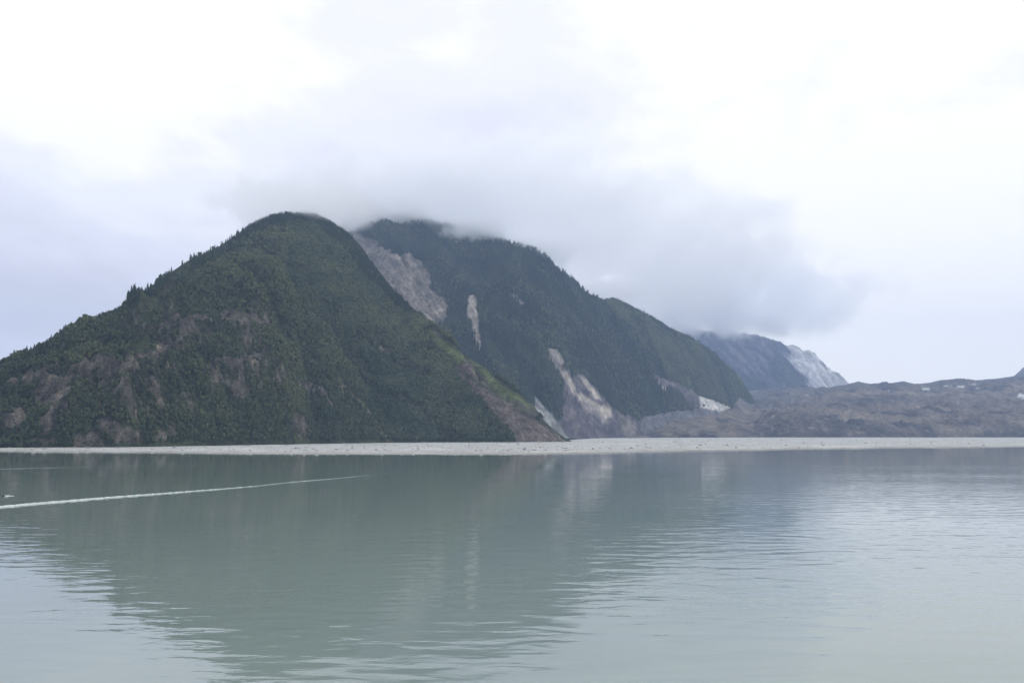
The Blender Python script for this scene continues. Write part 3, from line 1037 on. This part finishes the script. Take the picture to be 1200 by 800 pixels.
def scatter(name, P, s, protos, label, cat, widen=1.0, tone=None):
    me = bpy.data.meshes.new(name)
    n = len(P)
    me.vertices.add(n)
    me.vertices.foreach_set('co', np.asarray(P, np.float32).ravel())
    if tone is None: tone = np.full(n, .3)
    for an, ty, data in (('tone', 'FLOAT', np.asarray(tone, np.float32)), ('size', 'FLOAT', s.astype(np.float32)), ('turn', 'FLOAT', RNG.uniform(0, 6.28, n).astype(np.float32)),
                         ('pick', 'INT', RNG.integers(0, len(protos), n).astype(np.int32))):
        at = me.attributes.new(an, ty, 'POINT')
        at.data.foreach_set('value', data)
    o = bpy.data.objects.new(name, me)
    COL.objects.link(o)
    tag(o, label, cat, kind='stuff')
    ng = bpy.data.node_groups.new(name + ' scatter', 'GeometryNodeTree')
    ng.interface.new_socket('Geometry', in_out='INPUT', socket_type='NodeSocketGeometry')
    ng.interface.new_socket('Geometry', in_out='OUTPUT', socket_type='NodeSocketGeometry')
    gi = ng.nodes.new('NodeGroupInput'); go = ng.nodes.new('NodeGroupOutput')
    mtp = ng.nodes.new('GeometryNodeMeshToPoints')
    ng.links.new(gi.outputs[0], mtp.inputs[0])
    iop = ng.nodes.new('GeometryNodeInstanceOnPoints')
    ng.links.new(mtp.outputs[0], iop.inputs['Points'])
    g2i = ng.nodes.new('GeometryNodeGeometryToInstance')
    for pr in protos[::-1]:
        oi = ng.nodes.new('GeometryNodeObjectInfo')
        oi.transform_space = 'ORIGINAL'
        oi.inputs['Object'].default_value = pr
        oi.inputs['As Instance'].default_value = True
        ng.links.new(oi.outputs['Geometry'], g2i.inputs[0])
    ng.links.new(g2i.outputs[0], iop.inputs['Instance'])
    iop.inputs['Pick Instance'].default_value = True

    def named(an, dt):
        nd = ng.nodes.new('GeometryNodeInputNamedAttribute')
        nd.data_type = dt
        nd.inputs['Name'].default_value = an
        return nd.outputs['Attribute']
    ng.links.new(named('pick', 'INT'), iop.inputs['Instance Index'])
    cx = ng.nodes.new('ShaderNodeCombineXYZ')
    ng.links.new(named('turn', 'FLOAT'), cx.inputs['Z'])
    ng.links.new(cx.outputs[0], iop.inputs['Rotation'])
    sx = ng.nodes.new('ShaderNodeCombineXYZ')
    sz_ = named('size', 'FLOAT')
    mu = ng.nodes.new('ShaderNodeMath'); mu.operation = 'MULTIPLY'; mu.inputs[1].default_value = widen
    ng.links.new(sz_, mu.inputs[0])
    ng.links.new(mu.outputs[0], sx.inputs['X']); ng.links.new(mu.outputs[0], sx.inputs['Y']); ng.links.new(sz_, sx.inputs['Z'])
    ng.links.new(sx.outputs[0], iop.inputs['Scale'])
    ng.links.new(iop.outputs[0], go.inputs[0])
    md = o.modifiers.new('scatter', 'NODES')
    md.node_group = ng
    return o


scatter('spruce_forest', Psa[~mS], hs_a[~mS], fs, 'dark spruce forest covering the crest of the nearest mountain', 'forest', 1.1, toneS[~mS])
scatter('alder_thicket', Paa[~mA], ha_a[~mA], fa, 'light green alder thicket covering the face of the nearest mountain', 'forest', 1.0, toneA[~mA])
scatter('spruce_forest', Psb, hs_b, fs, 'dark blue-green spruce forest covering the middle mountain', 'forest', 1.15, toneF[ib])
scatter('alder_thicket', Pab, ha_b, fa, 'green alder thicket on the right slope of the middle mountain', 'forest', 1.3, np.clip(toneF[jb] + .22, 0, .95))


# ================================================================== boulders and stones on the bar
def boulder_mesh(name, seed, mat):
    import bmesh
    bm = bmesh.new()
    bmesh.ops.create_icosphere(bm, subdivisions=2, radius=1)
    r = np.random.default_rng(seed)
    pl = [(v / np.linalg.norm(v), r.uniform(.55, .9)) for v in r.normal(size=(9, 3))]
    for v in bm.verts:
        p = np.array(v.co)
        for nrm_, d in pl:
            k = p @ nrm_ - d
            if k > 0: p = p - nrm_ * k * .9
        v.co = p * np.array([1.15, .9, .65])
    me = bpy.data.meshes.new(name); bm.to_mesh(me); bm.free()
    me.materials.append(mat)
    return me


b_ms = [boulder_mesh('boulder', s, M_rock if s % 2 else M_rockd) for s in (1, 2, 3, 4)]
gX, gY, gZ, gd_ = (G[k].ravel() for k in ('X', 'Y', 'Z', 'dist'))
gpx, gpy = to_pix(gX, gY, gZ)
ok = (gd_ > 14) & (gpx > 5) & (gpx < 1195)
idx = np.flatnonzero(ok)
wt = np.where(gpx[idx] > 480, 1.0, .5)
pick = RNG.choice(idx, 4600, replace=False, p=wt / wt.sum()) if len(idx) > 4600 else idx
siz = RNG.pareto(3.0, len(pick)) * .3 + .2
siz = np.minimum(siz, 1.25)
order = np.argsort(-(siz / gY[pick]))
firstb = []
for k, ii in enumerate(order[:120]):
    i = pick[ii]
    s_ = float(siz[ii])
    o = bpy.data.objects.new('boulder', b_ms[k % 4]); COL.objects.link(o)
    o.location = (gX[i], gY[i], gZ[i] + s_ * .2)
    o.scale = (s_ * 1.2, s_, s_)
    o.rotation_euler = (RNG.uniform(-.3, .3), RNG.uniform(-.3, .3), RNG.uniform(0, 6.28))
    px = gpx[i]
    tone = 'dark' if (k % 4) % 2 else 'pale grey'
    where, grp = (('on the narrow left end of the gravel bar', 'left end') if px < 300 else
                  ('on the gravel bar in front of the steep green slope', 'middle') if px < 560 else
                  ('on the gravel bar below the brown scree and cliffs', 'below the scree') if px < 770 else
                  ('on the wide gravel flat in front of the brown moraine', 'before the moraine'))
    tag(o, f'{tone} angular boulder lying {where}', 'boulder', f'{tone} boulders, {grp}')
    if k < 4: firstb.append(o)
rest = np.setdiff1d(np.arange(len(pick)), order[:120])
pr = pick[rest]
scatter('stones', np.stack([gX[pr], gY[pr], gZ[pr] + siz[rest] * .15], -1), siz[rest], firstb, 'scattered grey stones all over the gravel bar', 'stones', 1.2)


# ================================================================== wakes on the water
def foam_mat():
    m, t, p = new_mat('foam flecked crest')
    tc_ = t.nodes.new('ShaderNodeTexCoord')
    n = t.nodes.new('ShaderNodeTexNoise')
    n.inputs['Scale'].default_value = 1.2
    n.inputs['Detail'].default_value = 5
    t.links.new(tc_.outputs['Object'], n.inputs['Vector'])
    at = t.nodes.new('ShaderNodeAttribute'); at.attribute_name = 'tint'
    r = t.nodes.new('ShaderNodeMapRange')
    r.inputs['From Min'].default_value = .35; r.inputs['From Max'].default_value = .6
    t.links.new(n.outputs['Fac'], r.inputs['Value'])
    ml = t.nodes.new('ShaderNodeMath'); ml.operation = 'MULTIPLY'
    sp = t.nodes.new('ShaderNodeSeparateColor')
    t.links.new(at.outputs['Color'], sp.inputs[0])
    t.links.new(r.outputs[0], ml.inputs[0]); t.links.new(sp.outputs[0], ml.inputs[1])
    mx = t.nodes.new('ShaderNodeMix'); mx.data_type = 'RGBA'
    t.links.new(ml.outputs[0], mx.inputs['Factor'])
    mx.inputs[6].default_value = (.20, .275, .24, 1)
    mx.inputs[7].default_value = (.78, .82, .82, 1)
    t.links.new(mx.outputs[2], p.inputs['Base Color'])
    p.inputs['IOR'].default_value = 1.333
    mr = t.nodes.new('ShaderNodeMapRange')
    mr.inputs['To Min'].default_value = .05; mr.inputs['To Max'].default_value = .6
    t.links.new(ml.outputs[0], mr.inputs['Value'])
    t.links.new(mr.outputs[0], p.inputs['Roughness'])
    return m


M_foam = foam_mat()


def wake(pts, width, height, foam, label, seed):
    p = np.array(pts, float)
    n = 240
    xs = np.linspace(p[0, 0], p[-1, 0], n)
    ys = np.interp(xs, p[:, 0], p[:, 1])
    a, e = pix_ae(xs, ys)
    Yc = CAMH / -e; Xc = a * Yc
    dx = np.gradient(Xc); dy = np.gradient(Yc); ln = np.hypot(dx, dy)
    nx, ny = -dy / ln, dx / ln
    k = 13
    s = np.linspace(-1, 1, k)[:, None]
    fade = np.linspace(1, 0, n) ** .7
    wv = width * (.35 + .65 * fade) * (1 + .15 * fbm(xs / 20, xs * 0, 3, seed))
    X = Xc + nx * s * wv; Y = Yc + ny * s * wv
    H = height * (.25 + .75 * fade) * np.clip((n - np.arange(n)) / 30, 0, 1)
    Z = .004 + H * np.exp(-(s * 2.4) ** 2) * (1 + .35 * fbm(xs / 5, xs * 0, 3, seed + 3)) - .02 * (np.abs(s) > .95)
    c = np.zeros(X.shape + (3,))
    c[:] = (foam * np.exp(-(s * 2.2) ** 2) * fade * np.clip(.85 + .7 * fbm(xs / 7, xs * 0 + .5, 4, seed + 5), .15, 1.2))[..., None]
    o = grid_mesh('boat_wake', X, Y, Z, c, M_foam)
    tag(o, label, 'wake')


wake([(-160, 607), (0, 594), (60, 588.5), (140, 582), (200, 577.5), (260, 573), (300, 569.5), (340, 565), (400, 560), (460, 553.5), (500, 551)], 1.5, .22, 1.0,
     'long thin white wake line curving across the green water', 601)
wake([(-100, 551), (0, 549.5), (60, 548), (160, 546), (260, 544), (300, 543)], 1.1, .06, .18,
     'faint straight ripple line near the far shore at left', 607)
wake([(4, 581.3), (10, 580.8), (17, 580.9)], .5, .15, .9, 'tiny pale fleck of foam above the long wake at the left edge', 611)


# ================================================================== low cloud on the summits
def cloud(loc, radii, density, seed, label, rot=0, nscale=4.0):
    import bmesh
    bm = bmesh.new()
    bmesh.ops.create_icosphere(bm, subdivisions=4, radius=1)
    me = bpy.data.meshes.new('cloud'); bm.to_mesh(me); bm.free()
    m = bpy.data.materials.new('cloud vapour')
    m.use_nodes = True
    t = m.node_tree; t.nodes.clear()
    out = t.nodes.new('ShaderNodeOutputMaterial')
    pv = t.nodes.new('ShaderNodeVolumePrincipled')
    pv.inputs['Color'].default_value = (.985, .992, 1, 1)
    pv.inputs['Anisotropy'].default_value = 0.9
    t.links.new(pv.outputs[0], out.inputs['Volume'])
    tc_ = t.nodes.new('ShaderNodeTexCoord')
    ln = t.nodes.new('ShaderNodeVectorMath'); ln.operation = 'LENGTH'
    mp_ = t.nodes.new('ShaderNodeMapping')
    mp_.inputs['Location'].default_value = (seed * 3.1, seed * 1.7, seed)
    sc3 = t.nodes.new('ShaderNodeVectorMath'); sc3.operation = 'MULTIPLY'
    k = 1.0 / max(radii)
    sc3.inputs[1].default_value = tuple(r_ * k for r_ in radii)
    t.links.new(tc_.outputs['Object'], sc3.inputs[0])
    t.links.new(sc3.outputs[0], mp_.inputs['Vector'])
    t.links.new(tc_.outputs['Object'], ln.inputs[0])
    n = t.nodes.new('ShaderNodeTexNoise')
    n.inputs['Scale'].default_value = nscale
    n.inputs['Detail'].default_value = 6
    n.inputs['Roughness'].default_value = .55
    t.links.new(mp_.outputs[0], n.inputs['Vector'])
    # fall-off = 1 - length + (noise-.5)*k
    a1 = t.nodes.new('ShaderNodeMath'); a1.operation = 'MULTIPLY_ADD'
    t.links.new(n.outputs['Fac'], a1.inputs[0]); a1.inputs[1].default_value = 2.8; a1.inputs[2].default_value = -1.4
    a2 = t.nodes.new('ShaderNodeMath'); a2.operation = 'SUBTRACT'
    t.links.new(a1.outputs[0], a2.inputs[0]); t.links.new(ln.outputs['Value'], a2.inputs[1])
    mr = t.nodes.new('ShaderNodeMapRange'); mr.interpolation_type = 'SMOOTHSTEP'
    mr.inputs['From Min'].default_value = -.88; mr.inputs['From Max'].default_value = -.48
    mr.inputs['To Min'].default_value = 0; mr.inputs['To Max'].default_value = density
    t.links.new(a2.outputs[0], mr.inputs['Value'])
    # never cut off by the hull
    hull = t.nodes.new('ShaderNodeMapRange'); hull.interpolation_type = 'SMOOTHSTEP'
    hull.inputs['From Min'].default_value = 1.0; hull.inputs['From Max'].default_value = .7
    hull.inputs['To Min'].default_value = 0; hull.inputs['To Max'].default_value = 1
    t.links.new(ln.outputs['Value'], hull.inputs['Value'])
    mm = t.nodes.new('ShaderNodeMath'); mm.operation = 'MULTIPLY'
    t.links.new(mr.outputs[0], mm.inputs[0]); t.links.new(hull.outputs[0], mm.inputs[1])
    t.links.new(mm.outputs[0], pv.inputs['Density'])
    me.materials.append(m)
    o = bpy.data.objects.new('cloud', me); COL.objects.link(o)
    o.location = loc; o.scale = radii; o.rotation_euler = (0, 0, rot)
    tag(o, label, 'cloud', kind='stuff')
    return o


def at_pix(px, py, Y):
    a, e = pix_ae(px, py)
    return (float(a * Y), Y, float(CAMH + e * Y))


def cloud_px(px, py, wpx, hpx, Y, depth, density, seed, label):
    cloud(at_pix(px, py, Y), (wpx * Y / F, depth, hpx * Y / F), density, seed, label)


cloud_px(436, 262, 46, 19, 2550, 110, .05, 21, 'small torn wisp of cloud at the top of the pink scar')
cloud_px(560, 276, 56, 24, 2500, 130, .05, 24, 'small torn wisp of cloud on the ridge right of the highest trees')
cloud_px(632, 298, 62, 25, 2540, 140, .045, 27, 'small wisp of cloud wrapped round the rounded knoll of the ridge')
cloud_px(714, 342, 48, 16, 2850, 120, .04, 31, 'thin wisp of cloud touching the saddle above the green slope')
cloud_px(345, 242, 120, 32, 1450, 200, .022, 3, 'thin veil of mist brushing the summit of the nearest mountain')
cloud_px(470, 230, 175, 74, 2620, 240, .018, 2, 'pale low cloud hiding the ridge above the pink scar')
cloud_px(608, 240, 200, 98, 2680, 260, .017, 5, 'low grey cloud hanging over the middle of the ridge')
cloud_px(765, 280, 220, 108, 3250, 300, .010, 9, 'lavender grey cloud bank right of the middle mountain ridge')
cloud_px(868, 338, 215, 74, 4850, 420, .016, 17, 'billowing grey cloud capping the far blue mountain')

# ================================================================== haze
HZ = (-6600, 6600, -2100, 7100, -4.0, 960.0)
v = [(x, y, z) for z in HZ[4:6] for y in HZ[2:4] for x in HZ[0:2]]
hm = py_mesh('haze', v, [(0, 2, 3, 1), (4, 5, 7, 6), (0, 1, 5, 4), (2, 6, 7, 3), (0, 4, 6, 2), (1, 3, 7, 5)])
mh = bpy.data.materials.new('haze air'); mh.use_nodes = True
t = mh.node_tree; t.nodes.clear()
pv = t.nodes.new('ShaderNodeVolumePrincipled')
pv.inputs['Color'].default_value = (.50, .67, 1.0, 1)
pv.inputs['Density'].default_value = 0.00010
ou = t.nodes.new('ShaderNodeOutputMaterial')
t.links.new(pv.outputs[0], ou.inputs['Volume'])
hm.materials.append(mh)
ho = bpy.data.objects.new('haze', hm); COL.objects.link(ho)
tag(ho, 'thin blue haze in the air over the lake and mountains', 'haze', kind='stuff')
